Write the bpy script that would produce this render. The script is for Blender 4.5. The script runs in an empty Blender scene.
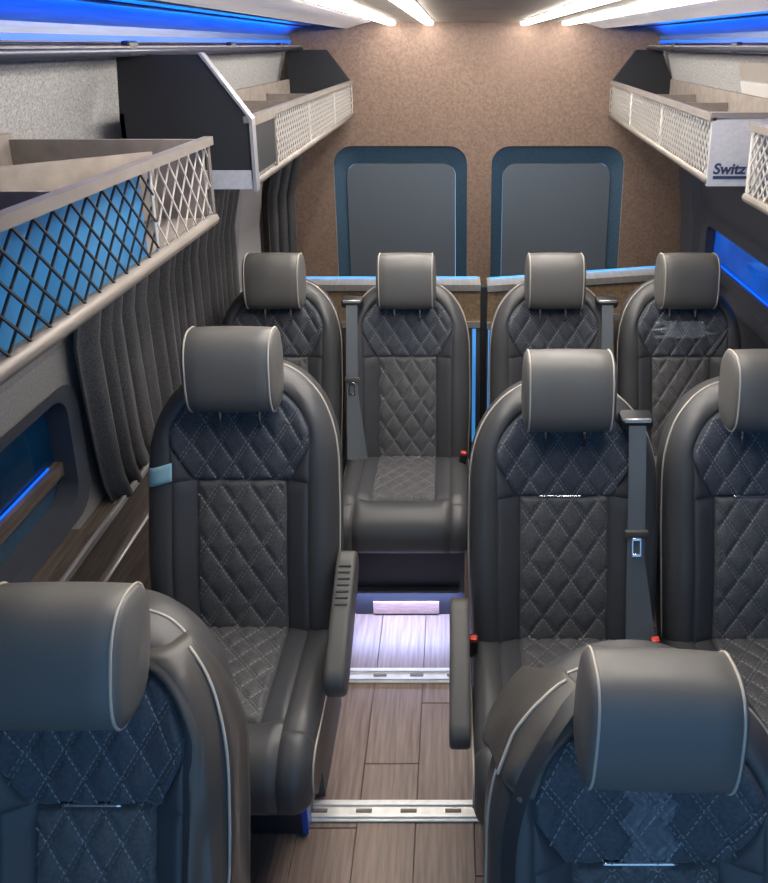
import bpy, bmesh, math, random
from mathutils import Vector, Matrix
random.seed(7)
S = bpy.context.scene
C = S.collection
PI = math.pi
R = math.radians

# ------------------------------------------------------------------ camera, world, exposure
FPX, W_PX, H_PX = 700.0, 768.0, 883.0
PITCH = R(15); VPX, VPY = 455.0, 45.0
cam = bpy.data.cameras.new('camera'); camo = bpy.data.objects.new('camera', cam); C.objects.link(camo)
camo.location = (0, 0, 2.08); camo.rotation_euler = (PI/2 - PITCH, 0, 0)
cam.sensor_fit = 'VERTICAL'; cam.sensor_height = 36; cam.lens = FPX / H_PX * 36
cam.shift_x = -(VPX - W_PX/2) / H_PX
cam.shift_y = (VPY + FPX*math.tan(PITCH) - H_PX/2) / H_PX
cam.clip_start = 0.02
S.camera = camo
wd = bpy.data.worlds.new('world'); S.world = wd; wd.use_nodes = True
bg = wd.node_tree.nodes['Background']; bg.inputs[0].default_value = (0.26, 0.53, 0.90, 1); bg.inputs[1].default_value = 1.15
S.view_settings.view_transform = 'Standard'; S.view_settings.look = 'None'
S.view_settings.gamma = 1; S.view_settings.use_curve_mapping = False
S.view_settings.exposure = 0.14
LED_W, LED_B = 40.0, 1.7         # ceiling strips, blue cove strips

def area(name, loc, rot, sx, sy, energy, col):
    l = bpy.data.lights.new(name, 'AREA'); l.shape = 'RECTANGLE'; l.size = sx; l.size_y = sy; l.energy = energy; l.color = col
    o = bpy.data.objects.new(name, l); C.objects.link(o); o.location = loc; o.rotation_euler = rot; return o
for sd in (-1, 1):          # blue strip lamps on the cove ledges, shining up into the recess
    area('blue_strip_lamp', (0.10+sd*0.885, 1.6, 2.092), (PI, sd*R(-18), 0), 0.02, 4.0, 9.0, (0.0, 0.16, 1.0))
area('under_seat_lamp', (-0.19, 2.160, 0.112), (R(-22), 0, 0), 0.42, 0.010, 2.6, (0.42, 0.52, 1.0))

# ------------------------------------------------------------------ materials
def mat(name, col, rough=0.5, metal=0.0, col2=None, nscale=40, ncontrast=(0.35, 0.65), bump=0.0, bscale=300, stretch=(1,1,1),
        sheen=0.0, emit=None, estr=0.0, trans=0.0, alpha=1.0, coat=0.0, spec=0.5, ior=1.45, detail=4):
    m = bpy.data.materials.new(name); m.use_nodes = True
    nt = m.node_tree; b = nt.nodes['Principled BSDF']
    b.inputs['Base Color'].default_value = (*col, 1); b.inputs['Roughness'].default_value = rough
    b.inputs['Metallic'].default_value = metal; b.inputs['IOR'].default_value = ior
    b.inputs['Specular IOR Level'].default_value = spec
    b.inputs['Transmission Weight'].default_value = trans; b.inputs['Alpha'].default_value = alpha
    b.inputs['Coat Weight'].default_value = coat
    if sheen:
        b.inputs['Sheen Weight'].default_value = sheen; b.inputs['Sheen Roughness'].default_value = 0.4
    if emit:
        b.inputs['Emission Color'].default_value = (*emit, 1); b.inputs['Emission Strength'].default_value = estr
    tc = mp = None
    if col2 or bump:
        tc = nt.nodes.new('ShaderNodeTexCoord'); mp = nt.nodes.new('ShaderNodeMapping')
        mp.inputs['Scale'].default_value = stretch
        nt.links.new(tc.outputs['Object'], mp.inputs['Vector'])
    if col2:
        n = nt.nodes.new('ShaderNodeTexNoise'); n.inputs['Scale'].default_value = nscale; n.inputs['Detail'].default_value = detail
        r = nt.nodes.new('ShaderNodeValToRGB')
        r.color_ramp.elements[0].position = ncontrast[0]; r.color_ramp.elements[0].color = (*col, 1)
        r.color_ramp.elements[1].position = ncontrast[1]; r.color_ramp.elements[1].color = (*col2, 1)
        nt.links.new(mp.outputs[0], n.inputs['Vector']); nt.links.new(n.outputs['Fac'], r.inputs[0])
        nt.links.new(r.outputs[0], b.inputs['Base Color'])
    if bump:
        n2 = nt.nodes.new('ShaderNodeTexNoise'); n2.inputs['Scale'].default_value = bscale; n2.inputs['Detail'].default_value = 3
        bp = nt.nodes.new('ShaderNodeBump'); bp.inputs['Strength'].default_value = bump; bp.inputs['Distance'].default_value = 0.002
        nt.links.new(mp.outputs[0], n2.inputs['Vector']); nt.links.new(n2.outputs['Fac'], bp.inputs['Height'])
        nt.links.new(bp.outputs[0], b.inputs['Normal'])
    return m

M = {}
M['leather'] = mat('leather_charcoal', (0.058, 0.059, 0.063), 0.41, bump=0.12, bscale=420, spec=0.55)
M['bolster'] = mat('leather_dark_grey', (0.058, 0.060, 0.068), 0.42, bump=0.12, bscale=420, spec=0.5)
M['headleather'] = mat('leather_headrest', (0.115, 0.112, 0.108), 0.42, bump=0.10, bscale=420, spec=0.55)
M['quilt'] = mat('quilted_suede', (0.034, 0.041, 0.056), 0.62, col2=(0.068, 0.078, 0.098), nscale=160, ncontrast=(0.3, 0.7), bump=0.35, bscale=600, sheen=0.25)
M['quilt_light'] = mat('quilted_suede_grey', (0.058, 0.059, 0.064), 0.62, col2=(0.105, 0.106, 0.112), nscale=160, ncontrast=(0.3, 0.7), bump=0.35, bscale=600, sheen=0.25)
M['thread'] = mat('stitch_thread', (0.24, 0.24, 0.25), 0.6)
M['piping'] = mat('piping_cream', (0.42, 0.385, 0.34), 0.5)
M['plastic'] = mat('black_plastic', (0.022, 0.024, 0.028), 0.42, bump=0.1, bscale=500)
M['pedestal'] = mat('pedestal_dark', (0.025, 0.029, 0.040), 0.38)
M['grey_plastic'] = mat('grey_plastic', (0.085, 0.083, 0.080), 0.5, bump=0.15, bscale=500)
M['chrome'] = mat('chrome', (0.75, 0.76, 0.78), 0.18, 1.0)
M['alu'] = mat('brushed_aluminium', (0.72, 0.70, 0.68), 0.36, 0.85, col2=(0.82, 0.80, 0.78), nscale=60, stretch=(1, 0.05, 1))
M['alu_dark'] = mat('taupe_metal', (0.145, 0.128, 0.115), 0.5, 0.25, col2=(0.18, 0.16, 0.145), nscale=12)
M['silver'] = mat('silver_panel', (0.40, 0.40, 0.43), 0.4, 0.3, col2=(0.45, 0.45, 0.48), nscale=90)
M['liner'] = mat('blue_grey_liner', (0.05, 0.065, 0.10), 0.5)
M['edging'] = mat('satin_edging', (0.25, 0.25, 0.27), 0.45, 0.4)
M['taupe'] = mat('taupe_board', (0.17, 0.145, 0.125), 0.6, col2=(0.22, 0.19, 0.165), nscale=25)
M['black'] = mat('black_panel', (0.012, 0.013, 0.016), 0.55, bump=0.1, bscale=200)
M['suede'] = mat('brown_suede', (0.115, 0.074, 0.055), 0.8, col2=(0.215, 0.148, 0.112), nscale=80, ncontrast=(0.2, 0.8), bump=0.5, bscale=180, sheen=0.3, detail=8)
M['fabric'] = mat('light_grey_felt', (0.19, 0.185, 0.18), 0.9, col2=(0.36, 0.355, 0.35), nscale=170, ncontrast=(0.3, 0.7), bump=0.3, bscale=220)
M['wall'] = mat('grey_wall_lining', (0.15, 0.148, 0.15), 0.6, col2=(0.19, 0.187, 0.19), nscale=120, bump=0.25, bscale=260)
M['wall_dark'] = mat('dark_wall_lining', (0.045, 0.050, 0.065), 0.5, bump=0.2, bscale=260)
M['pillar'] = mat('grey_pillar', (0.30, 0.29, 0.30), 0.5)
M['curtain'] = mat('curtain_cloth', (0.028, 0.029, 0.032), 0.9, col2=(0.075, 0.075, 0.08), nscale=260, bump=0.5, bscale=420, sheen=0.15)
M['ceiling'] = mat('ceiling_panel', (0.15, 0.13, 0.115), 0.45, col2=(0.18, 0.16, 0.14), nscale=6)
M['cove'] = mat('white_cove', (0.72, 0.70, 0.74), 0.4)
M['recess'] = mat('blue_recess', (0.05, 0.10, 0.20), 0.35, col2=(0.08, 0.16, 0.30), nscale=30, stretch=(6, 0.2, 6), spec=0.6)
M['railmetal'] = mat('rail_metal', (0.05, 0.055, 0.075), 0.35, 0.4)
M['led_white'] = mat('led_white', (1, 1, 1), 0.5, emit=(1.0, 0.93, 0.84), estr=LED_W)
M['led_blue'] = mat('led_blue', (0.0, 0.02, 0.15), 0.5, emit=(0.0, 0.10, 1.0), estr=LED_B)
M['led_ice'] = mat('led_ice', (0.4, 0.6, 1), 0.5, emit=(0.42, 0.55, 1.0), estr=9.0)
M['glass_blue'] = mat('blue_tinted_glass', (0.03, 0.22, 0.75), 0.08, trans=0.85, col2=(0.015, 0.12, 0.5), nscale=6)
M['glass_teal'] = mat('teal_tinted_glass', (0.004, 0.035, 0.07), 0.1, trans=0.5, col2=(0.003, 0.02, 0.045), nscale=5)
M['acrylic'] = mat('blue_acrylic', (0.015, 0.15, 0.36), 0.4, col2=(0.05, 0.21, 0.43), nscale=5)
M['net_black'] = mat('net_black', (0.012, 0.012, 0.014), 0.6)
M['net_silver'] = mat('net_silver', (0.55, 0.52, 0.48), 0.4, 0.3)
M['rearpanel'] = mat('rear_panel_grey', (0.075, 0.092, 0.115), 0.55, bump=0.1, bscale=200)
M['rearframe'] = mat('rear_frame_teal', (0.022, 0.05, 0.085), 0.55, col2=(0.03, 0.068, 0.11), nscale=80)
M['woodwall'] = mat('dark_wood_panel', (0.055, 0.043, 0.036), 0.5, col2=(0.12, 0.097, 0.08), nscale=14, stretch=(8, 0.6, 8), bump=0.2, bscale=60)
M['woodtrim'] = mat('brown_wood_trim', (0.14, 0.095, 0.06), 0.5, col2=(0.24, 0.17, 0.11), nscale=60, stretch=(1, 1, 1))
M['webbing'] = mat('belt_webbing', (0.13, 0.15, 0.17), 0.6, bump=0.4, bscale=700)
M['red'] = mat('red_button', (0.70, 0.05, 0.03), 0.4)
M['tape'] = mat('pale_blue_tape', (0.35, 0.62, 0.72), 0.5)
M['film'] = mat('clear_plastic_film', (0.85, 0.92, 1.0), 0.12, alpha=0.10, spec=1.0, coat=1.0)
M['film_glare'] = mat('plastic_film_with_glare', (0.85, 0.93, 1.0), 0.1, alpha=0.22, spec=1.0, coat=1.0, col2=(0.6, 0.75, 0.9), nscale=20)  # more opaque pale film; its white glare is put into the colour
M['sheet'] = mat('grey_protective_sheet', (0.070, 0.065, 0.061), 0.36, bump=0.2, bscale=60)
M['plaque'] = mat('pinkish_wood_plaque', (0.40, 0.26, 0.22), 0.5, col2=(0.52, 0.36, 0.31), nscale=30, stretch=(1, 1, 8))
M['white_plate'] = mat('cream_plate', (0.46, 0.44, 0.42), 0.5)
M['beige_plate'] = mat('beige_plate', (0.25, 0.225, 0.20), 0.6)
M['ink'] = mat('dark_blue_ink', (0.02, 0.03, 0.07), 0.5)
M['blue_lit_tint'] = mat('blue_light_tint', (0.01, 0.09, 0.50), 0.35)  # blue light on seat base and armrests, painted as a colour
PLANK = [mat('oak_plank_%d' % i, c, 0.42, col2=d, nscale=9, stretch=(9, 0.7, 1), bump=0.25, bscale=30, ncontrast=(0.3, 0.7), detail=8) for i, (c, d) in enumerate([
    ((0.15, 0.10, 0.078), (0.275, 0.20, 0.165)), ((0.165, 0.112, 0.09), (0.295, 0.22, 0.182)), ((0.135, 0.09, 0.07), (0.25, 0.18, 0.15))])]

# ------------------------------------------------------------------ helpers
class MB:
    """collects geometry, then links ONE mesh object"""
    def __init__(s): s.v = []; s.f = []
    def add(s, vs, fs):
        o = len(s.v); s.v += [tuple(p) for p in vs]; s.f += [tuple(i+o for i in f) for f in fs]; return s
    def hexa(s, P):  # P: 8 points, bottom ring 0-3, top ring 4-7
        return s.add(P, [(0,3,2,1), (4,5,6,7), (0,1,5,4), (1,2,6,5), (2,3,7,6), (3,0,4,7)])
    def box(s, x0, x1, y0, y1, z0, z1):
        return s.hexa([(x0,y0,z0),(x1,y0,z0),(x1,y1,z0),(x0,y1,z0),(x0,y0,z1),(x1,y0,z1),(x1,y1,z1),(x0,y1,z1)])
    def rbox(s, sx, sy, sz, r, seg=2, mtx=None):
        bm = bmesh.new(); bmesh.ops.create_cube(bm, size=1)
        bmesh.ops.scale(bm, vec=(sx, sy, sz), verts=bm.verts)
        bmesh.ops.bevel(bm, geom=list(bm.edges), offset=r, segments=seg, profile=0.5, affect='EDGES')
        if mtx is not None: bmesh.ops.transform(bm, matrix=mtx, verts=bm.verts)
        bm.verts.index_update()
        s.add([v.co[:] for v in bm.verts], [[v.index for v in f.verts] for f in bm.faces]); bm.free(); return s
    def tube(s, path, r, n=6, closed=False):
        path = [Vector(p) for p in path]; N = len(path); vs = []; fs = []
        up = None
        for i, p in enumerate(path):
            a = path[(i-1) % N] if (closed or i > 0) else p
            b = path[(i+1) % N] if (closed or i < N-1) else p
            t = (b-a)
            t = t.normalized() if t.length > 1e-9 else Vector((0,0,1))
            if up is None:
                up = t.orthogonal().normalized()
            else:
                up = (up - t*up.dot(t))
                up = up.normalized() if up.length > 1e-6 else t.orthogonal().normalized()
            w = t.cross(up)
            for k in range(n):
                an = 2*PI*k/n
                vs.append(p + up*math.cos(an)*r + w*math.sin(an)*r)
        for i in range(N if closed else N-1):
            j = (i+1) % N
            for k in range(n):
                l = (k+1) % n
                fs.append((i*n+k, i*n+l, j*n+l, j*n+k))
        if not closed:
            fs.append(tuple(range(n-1, -1, -1))); fs.append(tuple((N-1)*n+k for k in range(n)))
        return s.add(vs, fs)
    def prism(s, poly, axis_pts):
        """poly: list of points (Vector) at end A; axis_pts: offset vector to end B"""
        n = len(poly); off = Vector(axis_pts)
        A = [Vector(p) for p in poly]; B = [p+off for p in A]
        return s.add(A+B, [tuple(range(n-1, -1, -1)), tuple(range(n, 2*n))] + [(i, (i+1) % n, n+(i+1) % n, n+i) for i in range(n)])
    def mesh(s, name, m, smooth=False, angle=None):
        me = bpy.data.meshes.new(name); me.from_pydata(s.v, [], s.f); me.materials.append(m)
        bm = bmesh.new(); bm.from_mesh(me); bmesh.ops.recalc_face_normals(bm, faces=bm.faces); bm.to_mesh(me); bm.free()
        if smooth:
            me.polygons.foreach_set('use_smooth', [True]*len(me.polygons))
            if angle is not None:
                me.set_sharp_from_angle(angle=R(angle))
        return me
    def build(s, name, m, parent=None, smooth=False, angle=None):
        return link(name, s.mesh(name, m, smooth, angle), parent)
def link(name, me, parent=None, loc=None):
    o = bpy.data.objects.new(name, me); C.objects.link(o)
    if parent: o.parent = parent
    if loc: o.location = loc
    return o
def thing(name, label, cat, loc=(0,0,0), group=None):
    o = bpy.data.objects.new(name, None); C.objects.link(o); o.location = loc; o.empty_display_size = 0.05
    return tag(o, label, cat, group)
def tag(o, label, cat, group=None):
    o['label'] = label; o['category'] = cat
    if group: o['group'] = group
    return o
def struct(o, label=None, cat=None):
    o['kind'] = 'structure'
    if label: o['label'] = label
    if cat: o['category'] = cat
    return o
def lerp(a, b, t): return a+(b-a)*t
def sstep(a, b, x):
    t = max(0, min(1, (x-a)/(b-a))); return t*t*(3-2*t)
def interp(tab, x):
    if x <= tab[0][0]: return tab[0][1]
    for (a, b), (c, d) in zip(tab, tab[1:]):
        if x <= c: return lerp(b, d, (x-a)/(c-a))
    return tab[-1][1]
def rrect(cx, cz, w, h, r, n=6):
    pts = []
    for qx, qz, a0 in ((1, 1, 0), (-1, 1, 90), (-1, -1, 180), (1, -1, 270)):
        for k in range(n+1):
            a = R(a0 + 90*k/n)
            pts.append((cx+qx*(w/2-r)+r*math.cos(a), cz+qz*(h/2-r)+r*math.sin(a)))
    return pts

# ------------------------------------------------------------------ the shell of the van
AX = 0.10                      # centre line of the van
Y0, Y1 = -0.45, 3.72           # open windscreen end, rear wall
ZC = 2.20

# floor and planks
fl = MB(); fl.box(-1.12, 1.32, Y0, Y1+0.02, -0.06, -0.012)
floor = struct(fl.build('floor', M['black']), 'grey-brown wood plank floor of the van', 'floor')
PW = 0.162; xs0 = -1.08
plank_meshes = {}
for i in range(15):
    xa = xs0 + i*PW; xb = min(xa+PW-0.0013, 1.29)
    if xb-xa < 0.03: continue
    y = Y0 - random.uniform(0.0, 0.9); k = i % 3
    while y < Y1:
        L = random.choice([1.0, 1.25, 1.4]); ya = max(y, Y0); yb = min(y+L-0.0013, Y1)
        if i == 4: pass
        if yb-ya > 0.04:
            p = MB(); w, l = xb-xa, yb-ya
            p.rbox(w, l, 0.012, 0.0015, 1)
            o = p.build('plank', PLANK[(k+random.randint(0, 2)) % 3], floor); o.location = ((xa+xb)/2, (ya+yb)/2, -0.006)
        y += L
# side walls: profile (z -> half distance from the centre line)
PROF = [(0.0, 1.10), (0.60, 1.12), (0.85, 1.16), (1.30, 1.15), (1.70, 1.06), (2.12, 0.955)]
def wx(z, side): return AX + side*interp(PROF, z)
def wall_quad(mb, side, ya, yb, za, zb, t=0.03):
    zs = [za] + [z for z, _ in PROF if za < z < zb] + [zb]
    for a, b in zip(zs, zs[1:]):
        xa, xb = wx(a, side), wx(b, side)
        mb.hexa([(xa, ya, a), (xa+side*t, ya, a), (xa+side*t, yb, a), (xa, yb, a), (xb, ya, b), (xb+side*t, ya, b), (xb+side*t, yb, b), (xb, yb, b)])
# left wall
LW = (-0.45, 1.72, 0.84, 1.18)      # window opening: y0 y1 z0 z1
m = MB()
wall_quad(m, -1, Y0, Y1, 0.0, LW[2]); wall_quad(m, -1, Y0, Y1, LW[3], 1.66); wall_quad(m, -1, LW[1], Y1, LW[2], LW[3])
wl = struct(m.build('wall_left', M['wall']), 'grey lined side wall with curtain and window', 'wall')
m = MB(); wall_quad(m, -1, Y0, Y1, 1.66, 2.12); m.build('felt_lining', M['fabric'], wl)
# right wall
RW = (0.2, 3.36, 0.98, 1.235)
m = MB()
wall_quad(m, 1, Y0, Y1, 0.0, RW[2]); wall_quad(m, 1, Y0, Y1, RW[3], 1.66)
wall_quad(m, 1, RW[1], Y1, RW[2], RW[3]); wall_quad(m, 1, Y0, RW[0], RW[2], RW[3])
wr = struct(m.build('wall_right', M['wall_dark']), 'dark lined side wall with a narrow blue window', 'wall')
m = MB(); wall_quad(m, 1, Y0, Y1, 1.66, 2.12); m.build('felt_lining', M['fabric'], wr)
# rear wall with two recesses: built as a grid around the openings
RP = [(-0.652, 0.066), (0.196, 0.908)]; RZ0, RZ1 = 0.62, 1.56
m = MB()
m.box(-1.07, 1.27, Y1, Y1+0.06, 0, RZ0); m.box(-1.07, 1.27, Y1, Y1+0.06, RZ1, ZC)
m.box(-1.07, RP[0][0], Y1, Y1+0.06, RZ0, RZ1); m.box(RP[0][1], RP[1][0], Y1, Y1+0.06, RZ0, RZ1); m.box(RP[1][1], 1.27, Y1, Y1+0.06, RZ0, RZ1)
# rounded corners of the openings
for a, b in RP:
    for sx, x in ((1, a), (-1, b)):
        for sz, z in ((1, RZ0), (-1, RZ1)):
            r = 0.10; pts = [(x, Y1, z)]
            for k in range(9):
                t = R(90*k/8); pts.append((x+sx*(r-r*math.sin(t)), Y1, z+sz*(r-r*math.cos(t))))
            m.prism(pts, (0, 0.06, 0))
wb = struct(m.build('wall_rear', M['suede']), 'brown suede rear wall with two dark window panels', 'wall')
for k, (a, b) in enumerate(RP):
    cx, w = (a+b)/2, b-a; cz, h = (RZ0+RZ1)/2, RZ1-RZ0
    o = rrect(cx, cz, w-0.002, h-0.002, 0.10, 8); i_ = rrect(cx, cz-0.035, w-0.125, h-0.125, 0.07, 8)
    m = MB(); n = len(o)
    ya, yb = Y1+0.012, Y1+0.045
    m.add([(p[0], ya, p[1]) for p in o]+[(p[0], yb, p[1]) for p in i_]+[(p[0], yb+0.03, p[1]) for p in i_]+[(p[0], yb+0.03, p[1]) for p in o],
          [(j, (j+1) % n, n+(j+1) % n, n+j) for j in range(n)] + [(n+j, n+(j+1) % n, 2*n+(j+1) % n, 2*n+j) for j in range(n)] +
          [(3*n+j, 3*n+(j+1) % n, (j+1) % n, j) for j in range(n)])
    wn = struct(m.build('window_%d' % (k+1), M['rearframe'], None, True, 40), 'rear window recess framed in dark teal', 'window')
    m = MB(); m.prism([(p[0], yb-0.012, p[1]) for p in rrect(cx, cz-0.035, w-0.13, h-0.13, 0.068, 8)], (0, 0.03, 0))
    m.build('panel', M['rearpanel'], wn)

# ceiling: centre board in cross panels, coves, blue recess
m = MB(); m.box(-1.0, 1.2, Y0, Y1+0.06, ZC+0.01, ZC+0.05)
ce = struct(m.build('ceiling', M['ceiling']), 'taupe panelled ceiling with light strips', 'ceiling')
yy = Y0
while yy < Y1-0.01:
    ye = min(yy+0.70, Y1); m = MB()
    m.box(-0.40, 0.60, yy, ye-0.006, ZC-0.006, ZC+0.0105); m.build('ceiling_panel', M['ceiling'], ce); yy = ye
for side in (-1, 1):
    def X(h): return AX+side*h
    # white cove lip
    m = MB(); pr = [(0.515, 2.208), (0.53, 2.194), (0.60, 2.177), (0.655, 2.160), (0.67, 2.164), (0.67, 2.208)]
    m.prism([(X(a), Y0, z) for a, z in pr], (0, Y1-Y0, 0)); m.build('cove_panel', M['cove'], ce)
    # recess roof and back
    m = MB(); pr = [(0.67, 2.185), (0.80, 2.182), (0.90, 2.160), (0.945, 2.125), (0.945, 2.082), (0.975, 2.082), (0.985, 2.13), (0.93, 2.205), (0.67, 2.205)]
    m.prism([(X(a), Y0, z) for a, z in pr], (0, Y1-Y0, 0)); m.build('recess_lining', M['recess'], ce, True, 30)
    for q, (a, z) in enumerate([(0.73, 2.180), (0.79, 2.178), (0.85, 2.168)]):
        m = MB(); m.tube([(X(a), Y0, z), (X(a), Y1, z)], 0.005, 6); m.build('recess_rib', M['recess'], ce, True)
# LED strips on the ceiling
for k, x in enumerate((-0.32, -0.13, 0.35, 0.56)):
    t = thing('light_strip', ['white light strip in the ceiling beside the white cove on the curtain side', 'white light strip in the ceiling, second from the cove on the curtain side', 'white light strip in the ceiling, second from the cove over the lettered rack', 'white light strip in the ceiling beside the white cove over the lettered rack'][k], 'light strip', (x, 0, ZC-0.006))
    m = MB(); m.box(-0.026, 0.026, 0.85, Y1-0.03, -0.004, 0.0); m.build('channel', M['alu'], t)
    m = MB(); m.box(-0.018, 0.018, 0.86, Y1-0.04, -0.016, -0.0038); m.build('diffuser', M['led_white'], t)
# blue LED strips and rails of the coves
for side in (-1, 1):
    w = 'left' if side < 0 else 'right'
    x = AX+side*0.925
    t = thing('blue_light_strip', 'blue light strip in the cove above the %s' % ('black rack end' if side < 0 else 'silver rack end'), 'light strip', (x, 0, 2.096))
    m = MB(); m.box(-0.009, 0.009, Y0+0.02, Y1-0.12, -0.010, 0.006); m.build('profile', M['railmetal'], t)
    m = MB(); m.box(-0.006 if side > 0 else 0.0095-0.001, 0.006 if side < 0 else -0.0085, Y0+0.03, Y1-0.13, -0.006, 0.004)
    m.v = []; m.f = []
    s0 = -side*0.0095; m.box(min(s0, s0-side*0.003), max(s0, s0-side*0.003), Y0+0.03, Y1-0.13, -0.007, 0.005)
    m.build('diffuser', M['led_blue'], t)
    t = thing('cove_rail', 'dark metal rail below the blue light above the %s' % ('black rack end' if side < 0 else 'silver rack end'), 'rail', (AX+side*0.872, 0, 2.066))
    m = MB(); m.tube([(0, Y0+0.02, 0), (0, Y1-0.1, 0)], 0.013, 10); m.build('bar', M['railmetal'], t, True)
    m = MB(); m.box(-0.01 if side > 0 else -0.05, 0.05 if side > 0 else 0.01, Y0+0.02, Y1-0.1, 0.006, 0.012); m.build('ledge', M['taupe'], t)
    for yb in (0.4, 1.72, 2.5, 3.2):
        m = MB(); m.rbox(0.022, 0.05, 0.036, 0.005, 2, Matrix.Translation((0, yb, 0.006))); m.build('bracket', M['plastic'], t)

# left wall fittings: window, wood lining, trims, pillar
t = struct(thing('window_3', 'dark blue side window below the rack with the blue panel', 'window', (0, 0, 0)))
m = MB(); xo = AX-1.165
ring_o = rrect((LW[0]+LW[1])/2, (LW[2]+LW[3])/2, LW[1]-LW[0]+0.06, LW[3]-LW[2]+0.06, 0.08, 6)
ring_i = rrect((LW[0]+LW[1])/2, (LW[2]+LW[3])/2+0.0, LW[1]-LW[0]-0.02, LW[3]-LW[2]-0.02, 0.06, 6)
n = len(ring_o); xi = AX-1.142
m.add([(xi, a, b) for a, b in ring_o]+[(xi-0.01, a, b) for a, b in ring_i]+[(xi-0.07, a, b) for a, b in ring_i]+[(xi-0.03, a, b) for a, b in ring_o],
      [(j, (j+1) % n, n+(j+1) % n, n+j) for j in range(n)]+[(n+j, n+(j+1) % n, 2*n+(j+1) % n, 2*n+j) for j in range(n)]+[(2*n+j, 2*n+(j+1) % n, 3*n+(j+1) % n, 3*n+j) for j in range(n)])
m.build('frame', M['wall_dark'], t, True, 40)
m = MB(); m.box(xi-0.075, xi-0.069, LW[0]+0.01, LW[1]-0.01, LW[2]+0.1, LW[3]-0.01); m.build('pane', M['glass_teal'], t)
m = MB(); m.box(xi-0.082, xi-0.076, LW[0]+0.01, LW[1]+0.03, LW[2]-0.03, LW[2]+0.1); m.build('lower_pane', M['rearframe'], t)
m = MB(); m.box(xi-0.07, xi-0.045, LW[0]+0.02, LW[1]-0.012, LW[2]+0.085, LW[2]+0.125); m.build('mullion', M['woodwall'], t)
m = MB(); m.box(xi-0.064, xi-0.060, LW[0]+0.03, LW[1]-0.05, LW[2]+0.127, LW[2]+0.131); m.build('light_edge', M['led_blue'], t)
# right window
t = struct(thing('window_4', 'narrow bright blue side window in the dark wall', 'window', (0, 0, 0)))
xi = AX+1.137
ring_o = rrect((RW[0]+RW[1])/2, (RW[2]+RW[3])/2, RW[1]-RW[0]+0.10, RW[3]-RW[2]+0.10, 0.07, 6)
ring_i = rrect((RW[0]+RW[1])/2, (RW[2]+RW[3])/2, RW[1]-RW[0]-0.02, RW[3]-RW[2]-0.02, 0.04, 6); n = len(ring_o)
m = MB()
m.add([(xi, a, b) for a, b in ring_o]+[(xi+0.008, a, b) for a, b in ring_i]+[(xi+0.06, a, b) for a, b in ring_i]+[(xi+0.04, a, b) for a, b in ring_o],
      [(j, (j+1) % n, n+(j+1) % n, n+j) for j in range(n)]+[(n+j, n+(j+1) % n, 2*n+(j+1) % n, 2*n+j) for j in range(n)]+[(2*n+j, 2*n+(j+1) % n, 3*n+(j+1) % n, 3*n+j) for j in range(n)])
m.build('frame', M['wall_dark'], t, True, 40)
m = MB(); m.box(xi+0.045, xi+0.051, RW[0]+0.01, RW[1]-0.01, RW[2]+0.07, RW[3]-0.005); m.build('pane', M['glass_blue'], t)
m = MB(); m.box(xi+0.02, xi+0.06, RW[0]+0.01, RW[1]-0.01, RW[2]+0.005, RW[2]+0.07); m.build('lower_bar', M['wall_dark'], t)
m = MB(); m.box(xi+0.038, xi+0.043, RW[0]+0.02, RW[1]-0.03, RW[2]+0.0705, RW[2]+0.0765); m.build('light_edge', M['led_blue'], t)
# wood lining + silver strips on the left
xw = AX-1.10
m = MB(); m.box(xw-0.05, xw+0.004, Y0, 3.0, 0.02, 0.775); o = struct(m.build('trim_1', M['woodwall']), 'dark wood lining below the dark blue side window', 'trim')
m = MB(); m.rbox(0.014, 3.4, 0.022, 0.004, 2, Matrix.Translation((xw+0.011, 1.26, 0.77))); m.build('silver_strip', M['alu'], o)
m = MB(); m.rbox(0.010, 3.4, 0.010, 0.003, 2, Matrix.Translation((xw+0.009, 1.26, 0.61))); m.build('silver_strip', M['alu'], o)
m = MB(); m.box(xw-0.07, xw-0.008, Y0, 1.64, 0.776, 0.80); m.build('sill', M['woodwall'], o)
# pillar between the curtains
m = MB()
yp0, yp1 = 3.12, 3.50
zz = [0.0, 0.7, 0.95, 1.2, 1.45, 1.70]
for a, b in zip(zz, zz[1:]):
    def px(z, yy): return wx(z, -1) + 0.045
    ya, yb = yp0-0.20*max(0, 1.35-a)**1.5, yp0-0.20*max(0, 1.35-b)**1.5
    m.hexa([(wx(a,-1)-0.01, ya, a), (px(a,0), ya+0.03, a), (px(a,0), yp1, a), (wx(a,-1)-0.01, yp1, a), (wx(b,-1)-0.01, yb, b), (px(b,0), yb+0.03, b), (px(b,0), yp1, b), (wx(b,-1)-0.01, yp1, b)])
struct(m.build('trim_2', M['pillar']), 'grey pillar between the two dark curtains', 'trim')
m = MB()
for a, b in zip(zz, zz[1:]):
    def px(z, yy): return wx(z, 1) - 0.035
    m.hexa([(wx(a,1)+0.01, 3.45, a), (px(a,0), 3.47, a), (px(a,0), 3.66, a), (wx(a,1)+0.01, 3.66, a), (wx(b,1)+0.01, 3.45, b), (px(b,0), 3.47, b), (px(b,0), 3.66, b), (wx(b,1)+0.01, 3.66, b)])
struct(m.build('trim_3', M['wall_dark']), 'dark corner pillar beside the brown rear wall', 'trim')

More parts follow.
